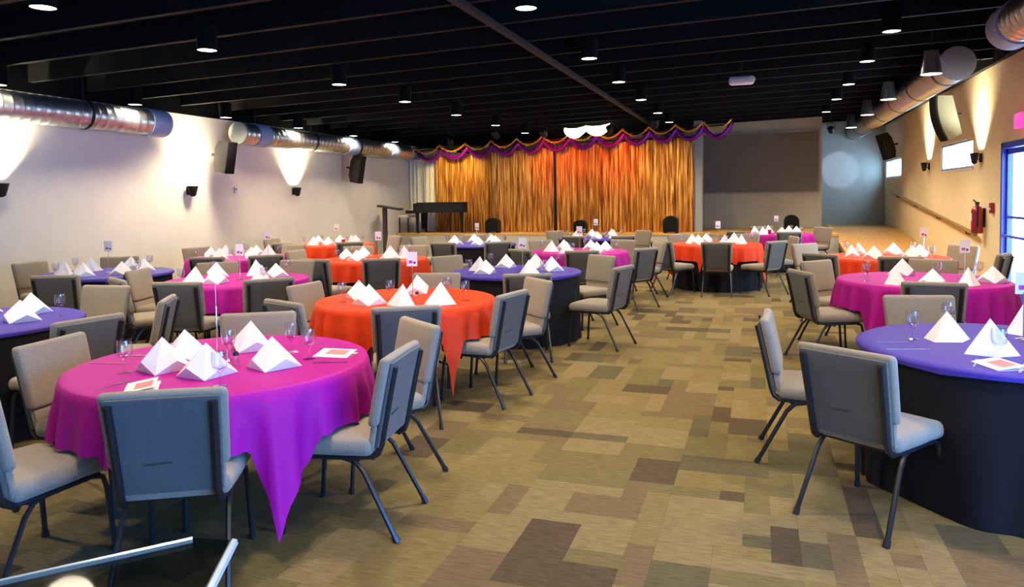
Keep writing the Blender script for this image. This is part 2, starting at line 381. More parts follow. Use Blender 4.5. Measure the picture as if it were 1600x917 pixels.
hr = thing('handrail', 'brown wooden handrail rising along the right wall above the ramp', 'handrail', (XR - 0.08, 13.7, 0))
hz = lambda y: 0.90 + (1.60 - 0.90) / 7.9 * (y - 13.7)
MB().tube([(0, 0, hz(13.7)), (0, 7.9, hz(21.6))], 0.032, 10).build('rail', RAILW, hr)
for y in (14.3, 16.5, 18.7, 21):
    MB().tube([(0, y - 13.7, hz(y) - 0.02), (0.01, y - 13.7, hz(y) - 0.07), (0.078, y - 13.7, hz(y) - 0.08)], 0.01).build('rail_bracket', BLK, hr)

# pillar between curtain and screen
tag(MB().bb((-1.56, 18.95, SZ), (-1.36, 19.2, 3.45)).build('pillar', mat('pillar_grey', (0.3, 0.32, 0.31), 0.8), smooth=False), 'grey pillar between the gold curtain and the screen wall', 'pillar')

# ------------------------------------------------------------------ tables
T = dict(A1=(-2.69, 3.17), A2=(-2.84, 5.6), A3=(-2.67, 8.03), A4=(-2.66, 11.15), A5=(-.71, 13.22), A6=(0.32, 16.6), R1=(1.29, 4.62), R2=(1.48, 7.95),
         R3=(1.58, 10.75), B1=(-5.45, 3.75), B2=(-5.38, 6.6), B3=(-5.21, 9.31), C1=(-7.54, 6.88), C2=(-7.5, 9.25), C3=(-7.75, 12.3), B4=(-5.0, 12.7), A7=(-3.2, 14.8))
DESC = dict(A1='the nearest magenta table', A2='the nearest orange table', A3='the blue table behind the nearest orange one',
            A4='the magenta table left of the far aisle', A5='the orange table at the aisle end', A6='the farthest table below the grey screen',
            A7='the blue table just before the gold curtain', R1='the large blue table at right', R2='the magenta table by the glass door',
            R3='the orange table beside the ramp', B1='the blue table left of the nearest magenta one', B2='the magenta table in the middle left',
            B3='the orange table in the middle left', B4='the blue table before the piano', C1='the blue table along the left wall',
            C2='the magenta table along the left wall', C3='the orange table along the left wall')
CLOTH = dict(A1='m', A2='o', A3='b', A4='m', A5='o', A6='m', A7='b', R1='b', R2='m', R3='o', B1='b', B2='m', B3='o', B4='b', C1='b', C2='m', C3='o')
CHAIRS = {
 'A1': [(-168, 1.0), (-113, 1.2), (-63, 1.0), (2, 1.01), (48, 1.12), (116, 1.0)],
 'A2': [(-179, 1.0), (-117, 1.13), (-64, 1.17), (-10, 1.02), (39, 1.22), (100, 1.09)],
 'A3': [(-66, 1.35), (-14, 1.34), (54, 1.34), (150, 1.34)],
 'A4': [(32, 1.34), (70, 1.34), (132, 1.34), (246, 1.34), (285, 1.34), (328, 1.34)],
 'A5': [(19, 1.34), (69, 1.34), (124, 1.34), (233, 1.34), (274, 1.34), (315, 1.34)],
 'A6': [(41, 1.34), (100, 1.34), (236, 1.34), (280, 1.34)],
 'R1': [(-141, 1.24), (99, 1.28), (171, 1.26)],
 'R2': [(75, 1.18), (139, 1.18), (199, 1.18), (263, 1.18)],
 'R3': [(37, 1.34), (136, 1.34), (228, 1.34), (268, 1.34), (329, 1.34)],
 'B1': [(-5, 1.34), (37, 1.34), (95, 1.34)],
 'B2': [(93, 1.18), (141, 1.18), (188, 1.18), (240, 1.18), (282, 1.18), (324, 1.18)],
 'B3': [(91, 1.34), (131, 1.34), (178, 1.34), (265, 1.34), (303, 1.34)],
 'C1': [(130, 1.34), (176, 1.34), (298, 1.34)],
 'C2': [(89, 1.34), (158, 1.34), (292, 1.34), (325, 1.34)],
 'C3': [(60, 1.34), (186, 1.34), (261, 1.34), (314, 1.34)],
 'B4': [(113, 1.34), (166, 1.34), (268, 1.34), (308, 1.34)],
 'A7': [(52, 1.34), (143, 1.34), (266, 1.34), (306, 1.34)],
}
OPEN = {'A1', 'A2', 'R2', 'B2'}          # no black shade skirt: legs show
TR, TZ = 0.74, 0.75

def cloth_mesh(chairs, openleg, m, seed, short=False, corner_at=-37):
    rnd = random.Random(seed); N = 240; half = 1.03; top = TZ + 0.008
    ph = [rnd.uniform(0, 6.28) for _ in range(4)]
    vs = [(0, 0, top)]; fs = []; rings = []
    for rr in (0.3, 0.55, 0.69, 0.737, 0.749):
        z = top if rr < 0.745 else top - 0.006
        rings.append([(rr * math.cos(2 * PI * k / N), rr * math.sin(2 * PI * k / N), z) for k in range(N)])
    NT = 9
    for j in range(1, NT + 1):
        ring = []
        for k in range(N):
            a = 2 * PI * k / N; b = a - R(corner_at)          # one corner here, the others 90 degrees on
            c = max(abs(math.cos(b + PI / 4)), abs(math.sin(b + PI / 4)))
            ln = 0.28 + 0.39 * (max(0, half / c - TR - 0.28) / 0.427) ** 1.7
            if short: ln = 0.012 + 0.02 * (ln / 0.66)
            w0, w1, sl = (0.36, 0.46, 2.5) if openleg else (0.30, 0.42, 3.2)      # the cloth lies on the seats pushed under it
            for ca, D in chairs:
                da = abs((a - R(ca) + PI) % (2 * PI) - PI)
                if da < w1: ln = min(ln, 0.245 + max(0, da - w0) * sl)
            t = ln * j / NT
            fold = 0.5 + 0.34 * math.sin(a * 23 + ph[0] + 1.6 * math.sin(a * 3 + ph[1])) + 0.16 * math.sin(a * 37 + ph[2])
            corner = max(0, (ln - 0.3) / 0.36)
            r = 0.752 + 0.016 * min(1, t / 0.12) + t * (0.30 * (fold - 0.32) * (0.9 + corner * 0.3))
            ring.append((max(r, 0.76) * math.cos(a), max(r, 0.76) * math.sin(a), top - 0.012 - t))
        rings.append(ring)
    for g in rings: vs += g
    fs += [(0, 1 + k, 1 + (k + 1) % N) for k in range(N)]
    for i in range(len(rings) - 1):
        for k in range(N):
            fs.append((1 + i * N + k, 1 + (i + 1) * N + k, 1 + (i + 1) * N + (k + 1) % N, 1 + i * N + (k + 1) % N))
    return MB().add(vs, fs).mesh('tablecloth', m, True, 60)

def shade_skirt_mesh(seed, chairs):
    rnd = random.Random(seed); N = 120; p0 = rnd.uniform(0, 6); rings = []
    for j in range(13):
        t = j / 12; g = []
        for k in range(N):
            a = 2 * PI * k / N; z = TZ - 0.005 - (TZ - 0.01) * t
            r = 0.733 + t * 0.026 * (0.5 + 0.5 * math.sin(a * 17 + p0 + math.sin(a * 4)))
            for ca, D in chairs:          # the cloth gives way where a seat pushes in
                da = abs((a - R(ca) + PI) % (2 * PI) - PI); lim = D - 0.285 - 0.262
                w = max(0.0, min(1.0, (0.62 - da) / 0.2)) * max(0.0, min(1.0, (0.66 - z) / 0.12))
                if lim < r: r = r + (lim / max(0.6, math.cos(min(da, 0.45))) - r) * w if lim / max(0.6, math.cos(min(da, 0.45))) < r else r
            g.append((r * math.cos(a), r * math.sin(a), z))
        rings.append(g)
    vs = [p for g in rings for p in g]
    fs = [(i * N + k, (i + 1) * N + k, (i + 1) * N + (k + 1) % N, i * N + (k + 1) % N) for i in range(12) for k in range(N)]
    return MB().add(vs, fs).mesh('shade_skirt', SHADE_SKIRT, True, 60)

top_me = MB().lathe([(0, TZ - 0.03), (TR - 0.01, TZ - 0.03), (TR, TZ - 0.02), (TR, TZ - 0.004), (TR - 0.005, TZ), (0, TZ)], 48).mesh('tabletop', TTOP)
leg_me = MB().tube([(0, 0, TZ - 0.03), (0, 0, 0.0)], 0.014, 8).mesh('leg', TUBE)
CN = {'m': ('magenta', MAG), 'o': ('orange', ORA), 'b': ('blue', BLU)}
for i, (k, (x, y)) in enumerate(T.items()):
    cn, cm = CN[CLOTH[k]]; dd = DESC[k].replace('the ', '', 1)
    if k == 'A6': dd = 'farthest table below the grey screen'
    t = thing('round_table', ('round table with bare legs, ' if k in OPEN else 'round table with black skirt for shade below, ') + dd, 'table', (x, y, 0), 0, 'round banquet tables')
    ob('tabletop', top_me, t)
    if k in OPEN:
        for a in (0, 90, 180, 270):
            ob('leg', leg_me, t, (0.36 * math.cos(R(a + 8)), 0.36 * math.sin(R(a + 8)), 0))
        MB().tube([(0.36 * math.cos(R(8)), 0.36 * math.sin(R(8)), 0.2), (0.36 * math.cos(R(98)), 0.36 * math.sin(R(98)), 0.2)], 0.009).build('leg_brace', TUBE, t)
    else:
        ob('shade_skirt', shade_skirt_mesh(i, CHAIRS[k]), t)
    tag(ob('tablecloth', cloth_mesh(CHAIRS[k], k in OPEN, cm, i + 40, CLOTH[k] == 'b', {'A5': 254, 'R2': -128, 'B2': -62}.get(k, -37)), None, (x, y, 0)), cn + ' cloth draped over ' + DESC[k], 'tablecloth', 'square tablecloths')

# ------------------------------------------------------------------ chairs
def make_chair():
    t = thing('banquet_chair', 'taupe chair', 'chair', group='taupe banquet chairs')
    def seatf(p):
        q = Vector(p); q.z += 0.012 * (1 - (q.x / 0.24) ** 2) * (1 - ((q.y - 0.01) / 0.25) ** 2) if q.z > 0.44 else 0
        if q.y > 0.1: q.z -= (q.y - 0.1) ** 2 * 0.5
        if q.y < 0: q.x *= 1 + q.y * 0.25
        return q
    rbox((0.47, 0.46, 0.085), 0.034, 3, (0, 0.015, 0.432), seatf, 3).build('seat', FABRIC, t)
    def lean(p):
        h = p.z - 0.42
        return Vector((p.x * (0.93 + 0.07 * h / 0.45), p.y - 0.20 - h * 0.21 - 0.05 * (h - 0.2) ** 2 - 0.10 * (p.x ** 2), p.z))
    rbox((0.485, 0.055, 0.33), 0.024, 3, (0, 0.01, 0.70), lean, 3).build('backrest', FABRIC, t)
    rbox((0.45, 0.035, 0.13), 0.014, 2, (0, 0.005, 0.475), lean, 2).build('lumbar_pad', FABRIC, t)
    rbox((0.44, 0.022, 0.41), 0.009, 2, (0, -0.024, 0.635), lean, 3).build('back_panel', BACKF, t)
    for s in (-1, 1):
        pts = [lean(Vector((s * 0.196, -0.040, z))) for z in (0.82, 0.72, 0.62, 0.52, 0.45)]
        pts += [Vector((s * 0.186, -0.235, 0.405)), Vector((s * 0.19, -0.20, 0.383))]
        MB().tube(pts, 0.0165, 8).build('back_rail', TUBE, t)
        MB().tube([(s * 0.19, -0.215, 0.385), (s * 0.2, -0.1, 0.378), (s * 0.205, 0.19, 0.376)], 0.0115, 6).build('side_rail', TUBE, t)
        MB().tube([(s * 0.205, 0.16, 0.377), (s * 0.208, 0.205, 0.36), (s * 0.212, 0.222, 0.3), (s * 0.222, 0.245, 0.03), (s * 0.222, 0.245, 0.03), (s * 0.223, 0.247, 0.0)], [0.0115, 0.0125, 0.0125, 0.0125, 0.016, 0.017], 6).build('leg', TUBE, t)
        MB().tube([(s * 0.195, -0.05, 0.377), (s * 0.2, -0.12, 0.365), (s * 0.205, -0.165, 0.32), (s * 0.225, -0.318, 0.03), (s * 0.225, -0.318, 0.03), (s * 0.226, -0.334, 0.0)], [0.0115, 0.0125, 0.0125, 0.0125, 0.016, 0.017], 6).build('leg', TUBE, t)
    MB().tube([(-0.2, -0.14, 0.372), (0.2, -0.14, 0.372)], 0.009, 6).build('stretcher', TUBE, t)
    MB().tube([(-0.205, 0.17, 0.372), (0.205, 0.17, 0.372)], 0.009, 6).build('stretcher', TUBE, t)
    a, b = lean(Vector((-0.09, -0.037, 0.56))), lean(Vector((0.02, -0.037, 0.565)))
    MB().tube([a, (a + b) / 2, b], 0.004, 5).build('card_slot', mat('slot_dark', (0.05, 0.045, 0.04), 0.8), t)
    return t
CH = make_chair(); used = [False]
SECT = ['right', 'back right', 'back', 'back left', 'left', 'front left', 'front', 'front right']
TWIST = {('A1', -113): 22, ('A1', 2): 6, ('R1', -141): 16, ('R1', 171): 6, ('B2', 188): 10, ('A2', -64): 3}
seen = {}
for k, lst in CHAIRS.items():
    x, y = T[k]
    taken = set()
    for a, D in lst:
        s = int(round((a - math.degrees(TH)) / 45)) % 8
        while s in taken: s = (s + 1) % 8
        taken.add(s)
        o = D - 0.285
        place(CH, used, (x + o * math.cos(R(a)), y + o * math.sin(R(a)), 0), R(a + 90 + TWIST.get((k, a), random.uniform(-5, 5))),
              'taupe chair, %s of %s' % (SECT[s], DESC[k]), 'taupe banquet chairs')

# ------------------------------------------------------------------ table settings
def napkin():
    bm = bmesh.new()
    ap = bm.verts.new((0, 0.02, 0.145)); l = bm.verts.new((-0.125, 0.04, 0.001)); f_ = bm.verts.new((0.0, -0.085, 0.001)); r = bm.verts.new((0.125, 0.04, 0.001))
    ml = bm.verts.new((-0.075, -0.03, 0.05)); mr = bm.verts.new((0.075, -0.03, 0.05)); bk = bm.verts.new((0.0, 0.085, 0.001))
    for q in ((ap, l, ml), (ap, ml, f_), (l, f_, ml), (ap, f_, mr), (ap, mr, r), (r, mr, f_), (ap, r, bk)): bm.faces.new(q)
    bmesh.ops.recalc_face_normals(bm, faces=bm.faces)
    bmesh.ops.solidify(bm, geom=list(bm.faces), thickness=0.005)
    for v in bm.verts: v.co.z = max(v.co.z, 0.0)
    me = bpy.data.meshes.new('napkin'); bm.to_mesh(me); bm.free(); me.materials.append(NAPK); return me
def napkin2():
    """open fan tent: two leaning triangles with the fold gaping"""
    bm = bmesh.new()
    V = [bm.verts.new(c) for c in ((0, 0, 0.155), (-0.11, -0.05, 0.001), (0.015, -0.085, 0.001), (0.115, -0.02, 0.001), (0.03, 0.075, 0.001), (-0.08, 0.06, 0.001), (0.03, -0.03, 0.06))]
    for q in ((0, 1, 2), (0, 2, 6), (2, 3, 6), (0, 6, 3), (0, 3, 4), (0, 5, 1)): bm.faces.new([V[i] for i in q])
    bmesh.ops.recalc_face_normals(bm, faces=bm.faces)
    bmesh.ops.solidify(bm, geom=list(bm.faces), thickness=0.005)
    for v in bm.verts: v.co.z = max(v.co.z, 0.0)
    me = bpy.data.meshes.new('napkin'); bm.to_mesh(me); bm.free(); me.materials.append(NAPK); return me
NM = [napkin(), napkin2()]
gob = MB().lathe([(0, 0), (0.034, 0.0), (0.034, 0.003), (0.006, 0.008), (0.005, 0.06), (0.012, 0.068), (0.032, 0.09), (0.038, 0.12), (0.034, 0.165), (0.0325, 0.165), (0.0362, 0.12), (0.030, 0.092), (0.0, 0.075)], 18).mesh('goblet', CLEAR)
tum = MB().lathe([(0, 0), (0.028, 0), (0.036, 0.11), (0.0345, 0.11), (0.0268, 0.012), (0, 0.012)], 18).mesh('tumbler', CLEAR)
def fork_me():
    mb = MB().add([(-0.005, -0.09, 0.002), (0.005, -0.09, 0.002), (0.0035, 0.02, 0.004), (-0.0035, 0.02, 0.004), (-0.005, -0.09, 0.0), (0.005, -0.09, 0.0), (0.0035, 0.02, 0.002), (-0.0035, 0.02, 0.002)],
                  [(0, 1, 2, 3), (7, 6, 5, 4), (0, 4, 5, 1), (1, 5, 6, 2), (2, 6, 7, 3), (3, 7, 4, 0)])
    mb.bb((-0.011, 0.02, 0.002), (0.011, 0.05, 0.004))
    for x in (-0.0095, -0.0032, 0.0032, 0.0095): mb.bb((x - 0.0016, 0.05, 0.002), (x + 0.0016, 0.095, 0.004))
    return mb.mesh('fork', STEEL, False)
def knife_me():
    mb = MB().prism([(-0.006, -0.11), (0.006, -0.11), (0.006, 0.0), (0.010, 0.01), (0.009, 0.09), (0.002, 0.115), (-0.005, 0.10), (-0.005, 0.0)], 'z', 0.0, 0.003)
    return mb.mesh('knife', STEEL, False)
FK, KN = fork_me(), knife_me()
def stand_proto():
    t = thing('table_card_stand', 'stand', 'card stand', group='card stands on the tables')
    MB().lathe([(0, 0), (0.04, 0), (0.04, 0.006), (0.01, 0.014), (0, 0.014)], 20).build('base', STEEL, t)
    MB().tube([(0, 0, 0.012), (0, 0, 0.27)], 0.0035, 6).build('rod', STEEL, t)
    c = MB().bb((-0.045, -0.0012, 0.26), (0.045, 0.0012, 0.385)).build('card', PAPER, t, smooth=False)
    MB().bb((-0.028, -0.0022, 0.285), (0.004, -0.0012, 0.31)).build('print_mark', MAGP, c, smooth=False)
    MB().bb((0.012, -0.0022, 0.28), (0.03, -0.0012, 0.30)).build('print_mark', DARKP, c, smooth=False)
    MB().lathe([(0, 0.252), (0.007, 0.255), (0.007, 0.27), (0, 0.273)], 10).build('clip', STEEL, t)
    return t
SP = stand_proto(); sused = [False]
def program_proto():
    t = thing('program_leaflet', 'leaflet', 'leaflet')
    MB().bb((-0.07, -0.1, 0), (0.07, 0.1, 0.002)).build('page', PAPER, t, smooth=False)
    MB().add([(-0.07, -0.1, 0.002), (-0.07, 0.1, 0.002), (0.06, 0.1, 0.02), (0.06, -0.1, 0.02), (-0.07, -0.1, 0.003), (-0.07, 0.1, 0.003), (0.06, 0.1, 0.0215), (0.06, -0.1, 0.0215)],
             [(0, 1, 2, 3), (7, 6, 5, 4), (0, 4, 5, 1), (1, 5, 6, 2), (2, 6, 7, 3), (3, 7, 4, 0)]).build('cover', PAPER, t, smooth=False)
    MB().add([(-0.03, -0.07, 0.0092), (-0.03, 0.05, 0.0092), (0.045, 0.05, 0.0198), (0.045, -0.07, 0.0198)], [(0, 1, 2, 3)]).build('print', PINKP, t, smooth=False)
    return t
PP = program_proto(); pused = [False]
def shaker_me():
    return MB().lathe([(0, 0), (0.016, 0), (0.018, 0.01), (0.014, 0.05), (0, 0.05)], 12).mesh('shaker_body', CLEAR), MB().lathe([(0, 0.05), (0.0155, 0.05), (0.0155, 0.062), (0.01, 0.07), (0, 0.071)], 12).mesh('lid', TUBE)
SHB, SHL = shaker_me()
NAP = {'A1': [(-0.14, -0.28), (-0.21, -0.03), (0.16, -0.31), (-0.05, 0.27), (0.36, -0.08)],
       'A2': [(-0.13, -0.4), (0.15, -0.35), (0.42, -0.22), (-0.41, -0.09), (-0.05, 0.35)],
       'R1': [(-0.28, 0.11), (-0.16, -0.25), (0.19, 0.44)],
       'R2': [(-0.3, -0.42), (0.0, -0.5), (0.3, -0.38), (0.56, -0.14), (-0.1, 0.36)]}
GOB = {'R2': [(-0.52, -0.25), (-0.45, 0.2), (0.52, 0.16), (0.15, 0.1)], 'A1': [(-0.29, -0.36), (0.02, 0.02), (0.36, -0.45), (0.22, 0.29), (0.42, 0.16)], 'R1': [(-0.46, 0.07), (-0.19, 0.5), (-0.17, -0.44), (0.1, -0.05)],
       'A2': [(-0.42, -0.33), (0.54, 0.0), (0.28, 0.23), (-0.1, -0.1)]}
STD = {'A1': ((-0.14, 0.12), -49), 'R1': ((0.12, 0.2), 5), 'A2': ((-0.02, 0.16), 20), 'R2': ((0.36, 0.0), 10), 'R3': ((0.42, -0.1), 5), 'C2': ((0.45, 0.1), 15), 'C1': ((0.05, 0.0), 25)}
ZT = TZ + 0.0085
for k, (x, y) in T.items():
    rnd = random.Random(k); cn = DESC[k]
    near = k in ('A1', 'A2', 'R1', 'R2')
    ns = NAP.get(k)
    if not ns:
        n = 6; a0 = rnd.uniform(0, 60)
        ns = [(0.42 * math.cos(R(a0 + i * 360 / n + rnd.uniform(-6, 6))), 0.42 * math.sin(R(a0 + i * 360 / n))) for i in range(n)]
    ns = sorted(ns, key=lambda p: sx(x + p[0], y + p[1]))
    for i, (px, py) in enumerate(ns):
        o = ob('folded_napkin', NM[1 if rnd.random() < 0.45 else 0], None, (x + px, y + py, ZT), TH + rnd.uniform(-0.7, 0.7) + 0.2)
        o.scale = (1.14, 1.14, rnd.uniform(1.05, 1.2))
        tag(o, 'white folded napkin, %s from left, on %s' % (ORD[i], cn), 'napkin', 'folded white napkins')
    gs = GOB.get(k)
    if not gs:
        a1 = rnd.uniform(0, 90)
        gs = [(0.60 * math.cos(R(a1 + 90 * i)), 0.60 * math.sin(R(a1 + 90 * i))) for i in range(4)]
    gs = [g for g in gs if all((g[0] - q[0]) ** 2 + (g[1] - q[1]) ** 2 > 0.0 for q in ns)]
    gs = sorted(gs, key=lambda p: sx(x + p[0], y + p[1]))
    for i, (px, py) in enumerate(gs):
        tag(ob('wine_goblet', gob, None, (x + px, y + py, ZT)), 'clear stemmed glass, %s from left, on %s' % (ORD[i], cn), 'glass', 'stemmed glasses')
    (px, py), ang = STD.get(k, ((rnd.uniform(-0.1, 0.1), rnd.uniform(-0.1, 0.1)), rnd.uniform(-20, 40)))
    place(SP, sused, (x + px, y + py, ZT), R(ang), 'small card on thin stand, on ' + cn)
    if near:
        ang0 = {'A1': -168, 'A2': -140, 'R1': -165, 'R2': 200}[k]
        sets = {'A1': [-168, -95, 20, 60], 'A2': [-170, -120, -15], 'R1': [-165, -110], 'R2': [170, 215]}[k]
        fl_ = sorted(sets, key=lambda a: sx(x + .6 * math.cos(R(a)), y + .6 * math.sin(R(a))))
        for i, a in enumerate(fl_):
            for nm, me, da in (('fork', FK, -9), ('knife', KN, 9)):
                b = a + da
                o = ob(nm, me, None, (x + 0.59 * math.cos(R(b)), y + 0.59 * math.sin(R(b)), ZT), R(a + 90))
                tag(o, 'steel %s, %s from left, on %s' % (nm, ORD[i], cn), nm, 'cutlery on the tables')
        s = ob('salt_shaker', SHB, None, (x + 0.13, y - 0.06, ZT)); ob('lid', SHL, s)
        tag(s, 'small dark capped shaker on ' + cn, 'shaker', 'shakers')
VOT = glass_mat('red_glass', (0.8, 0.06, 0.08), 1.5, gain=2)
vme = MB().lathe([(0, 0), (0.03, 0), (0.038, 0.09), (0.035, 0.09), (0.027, 0.01), (0, 0.01)], 16).mesh('cup', VOT)
wme = MB().lathe([(0, 0.011), (0.025, 0.011), (0.029, 0.045), (0, 0.046)], 12).mesh('candle', PAPER)
for k, px, py in (('A5', 0.1, -0.1), ('A6', -0.12, -0.1), ('C3', 0.2, 0.0), ('R3', -0.12, 0.02)):
    v = ob('candle_cup', vme, None, (T[k][0] + px, T[k][1] + py, ZT)); ob('candle', wme, v)
    tag(v, 'small red glass candle cup on ' + DESC[k], 'candle cup', 'red candle cups')
pl = [('A1', 0.5, 0.29, 95, 'white leaflet with pink print on the nearest magenta table'), ('R1', -0.2, -0.55, 20, 'white leaflet with pink print on the large blue table at right'),
      ('A1', 0.02, -0.56, 40, 'white leaflet behind the blue lit chair on the nearest magenta table')]
for k, px, py, a, lab in pl:
    place(PP, pused, (T[k][0] + px, T[k][1] + py, ZT), R(a), lab, 'leaflets on the tables')

# ------------------------------------------------------------------ pendant lamps
def pendant_proto():
    t = thing('pendant_lamp', 'lamp', 'lamp')
    MB().lathe([(0.0, 0.27), (0.03, 0.27), (0.095, 0.25), (0.1, 0.24), (0.1, 0.0), (0.094, 0.0), (0.094, 0.02), (0.0, 0.02)], 24).build('can', CANB, t)
    MB().lathe([(0.0, 0.006), (0.093, 0.006), (0.093, 0.019), (0, 0.019)], 24).build('diffuser', LAMPW, t)
    return t
PL = pendant_proto(); plu = [False]
LC = bpy.data.lights.new('pendant_bulb', 'SPOT'); LC.energy = PEND_W; LC.color = (1.0, 0.85, 0.63); LC.spot_size = R(104); LC.spot_blend = 0.6; LC.shadow_soft_size = 0.07
LW = LC.copy(); LW.energy = PEND_W * 1.5; LW.spot_size = R(140); LW.shadow_soft_size = 0.2
LN = LC.copy(); LN.energy = PEND_W * 0.32
rows = [(-8.7, 3.04, 'far left', (6.5, 8.56, 10.5, 12.6, 14.7, 16.7)), (-5.3, 3.13, 'left', (2.4, 4.35, 6.15, 8.62, 10.54, 12.61, 14.75, 16.8)),
        (-1.95, 3.26, 'middle', (2.2, 4.2, 6.26, 8.8, 10.77, 12.9, 15.1, 17.1)), (1.4, 3.40, 'right', (0.6, 2.7, 4.8, 7.0, 9.27, 11.24, 13.48, 15.5, 17.8))]
for X, z, rn, ys in rows:
    for i, y in enumerate(ys):
        o = place(PL, plu, (X, y, z), 0, 'black can lamp hung in the %s row, %s from the stage' % (rn, ORD[len(ys) - 1 - i]), 'black can pendant lamps')
        top = jz(X) + 0.262
        MB().tube([(0, 0, 0.26), (0, 0, top - z)], 0.012, 6).build('stem', CANB, o)
        li = bpy.data.objects.new('pendant_bulb', LW if X < -8 else (LN if y < 3 and X < 0 else LC)); COL.objects.link(li); li.parent = o; li.location = (0, 0, -0.005)
for i, (X, y, z) in enumerate(((2.1, 10.83, 3.12), (2.1, 14.18, 3.2), (2.1, 16.8, 3.2), (2.1, 19.6, 3.18))):
    t = thing('duct_spot_lamp', 'grey can lamp beside the round duct at right, %s from the door' % ORD[i], 'lamp', (X, y, z), 0, 'can lamps beside the duct')
    MB().lathe([(0, 0.3), (0.08, 0.3), (0.13, 0.0), (0.122, 0.0), (0.122, 0.02), (0, 0.02)], 24).build('can', DUCT, t)
    MB().lathe([(0, 0.004), (0.12, 0.004), (0.12, 0.018), (0, 0.018)], 24).build('diffuser', LAMPW, t)
    li = bpy.data.objects.new('pendant_bulb', LC); COL.objects.link(li); li.parent = t; li.location = (0, 0, -0.005)
    MB().tube([(0, 0, 0.29), (0, 0, jz(X) + 0.262 - z)], 0.012, 6).build('stem', BLK, t)

# ------------------------------------------------------------------ wall sconces
LS = bpy.data.lights.new('sconce_bulb', 'AREA'); LS.energy = SCONCE_W; LS.color = (1.0, 0.88, 0.62); LS.shape = 'RECTANGLE'; LS.size = 0.10; LS.size_y = 0.26; LS.spread = R(95)
def sconce(X, y, z, side, label):
    t = thing('wall_sconce', label, 'wall lamp', (X, y, z), 0, 'uplight wall sconces')
    s = side
    MB().box((s * 0.012, 0, 0), (0.024, 0.09, 0.14)).build('back_plate', BLK, t)
    MB().lathe([(0.02, -0.1), (0.04, -0.08), (0.07, 0.08), (0.064, 0.08), (0.036, -0.07), (0, -0.075)], 16, (s * 0.10, 0, 0), Matrix.Diagonal((0.9, 1.7, 1))).build('shade', BLK, t)
    MB().tube([(s * 0.02, 0, -0.02), (s * 0.05, 0, -0.02)], 0.01).build('arm', BLK, t)
    MB().lathe([(0, -0.03), (0.02, -0.02), (0.028, 0.02), (0.02, 0.05), (0, 0.06)], 12, (s * 0.10, 0, 0)).build('bulb', LAMPW, t)
    li = bpy.data.objects.new('sconce_bulb', LS); COL.objects.link(li); li.parent = t; li.location = (s * 0.10, 0, 0.088); li.rotation_euler = (R(180), 0, 0)
for i, y in enumerate((6.96, 10.39, 13.45)):
    sconce(XL, y, 1.80, 1, 'small dark uplight on the left wall, %s from the stage' % ORD[2 - i])
for i, y in enumerate((13.75, 17.6)):
    sconce(XR, y, 2.14, -1, 'small dark uplight on the right wall, %s from the door' % ORD[i])

# ------------------------------------------------------------------ ducts
def duct(X, z, r, y0, y1, label, caps=(True, True), collars=()):
    t = thing('round_duct', label, 'duct', (X, y0, z)); L = y1 - y0
    M = Matrix.Rotation(R(-90), 3, 'X'); prof = []; yy = 0.0
    while yy < L:
        prof += [(r, yy), (r, yy + 0.10), (r + 0.008, yy + 0.108), (r + 0.008, yy + 0.125), (r, yy + 0.133)]; yy += 0.14
    prof = [p for p in prof if p[1] < L] + [(r, L)]
    MB().lathe(prof, 36, M=M).build('duct_pipe', DUCT, t, ang=50)
    if caps[0]: MB().lathe([(0, -0.012), (r * 0.92, -0.012), (r + 0.012, 0.0), (r + 0.012, 0.05), (r, 0.05)], 36, M=M).build('end_cap', CAPM, t)
    if caps[1]: MB().lathe([(r, L - 0.05), (r + 0.012, L - 0.05), (r + 0.012, L), (0, L + 0.01)], 36, M=M).build('end_cap', CAPM, t)
    for c in collars:
        MB().lathe([(r + 0.001, c), (r + 0.022, c), (r + 0.022, c + 0.34), (r + 0.001, c + 0.34)], 36, M=M).build('collar', COLLAR, t)
    for k in range(int(L / 1.8) + 1):
        yk = 0.5 + k * 1.8
        if yk > L: break
        MB().tube([(0, yk, r + 0.01), (0, yk, jz(X) - z + 0.25)], 0.008, 6).build('hanger', BLK, t)
        MB().lathe([(r + 0.009, yk - 0.015), (r + 0.016, yk - 0.015), (r + 0.016, yk + 0.015), (r + 0.009, yk + 0.015)], 36, M=M).build('hanger_band', BLK, t)
duct(-8.95, 2.84, 0.19, 2.0, 9.35, 'long round metal duct along the left wall nearest the camera', collars=(6.98,))
duct(-8.95, 2.84, 0.19, 11.1, 17.9, 'round metal duct along the left wall nearer the stage', collars=(0.42, 3.6, 5.6))
duct(2.5, 3.31, 0.215, 11.3, 23.2, 'round metal duct with green grey end cap by right wall')
duct(2.5, 3.31, 0.215, 1.5, 9.1, 'round metal duct above the large blue table by right wall', collars=(7.24,))
pp = thing('sprinkler_pipe', 'thin dark pipe running along the top of the right wall', 'pipe', (3.2, 2, 3.45))
MB().tube([(0, 0, 0), (0, 20, 0)], 0.022, 8).build('pipe_run', JOIST, pp)
for yk in (4, 7.5, 9.9, 13): MB().tube([(0, yk, 0), (0, yk, 0.13)], 0.01, 6).build('hanger', BLK, pp)

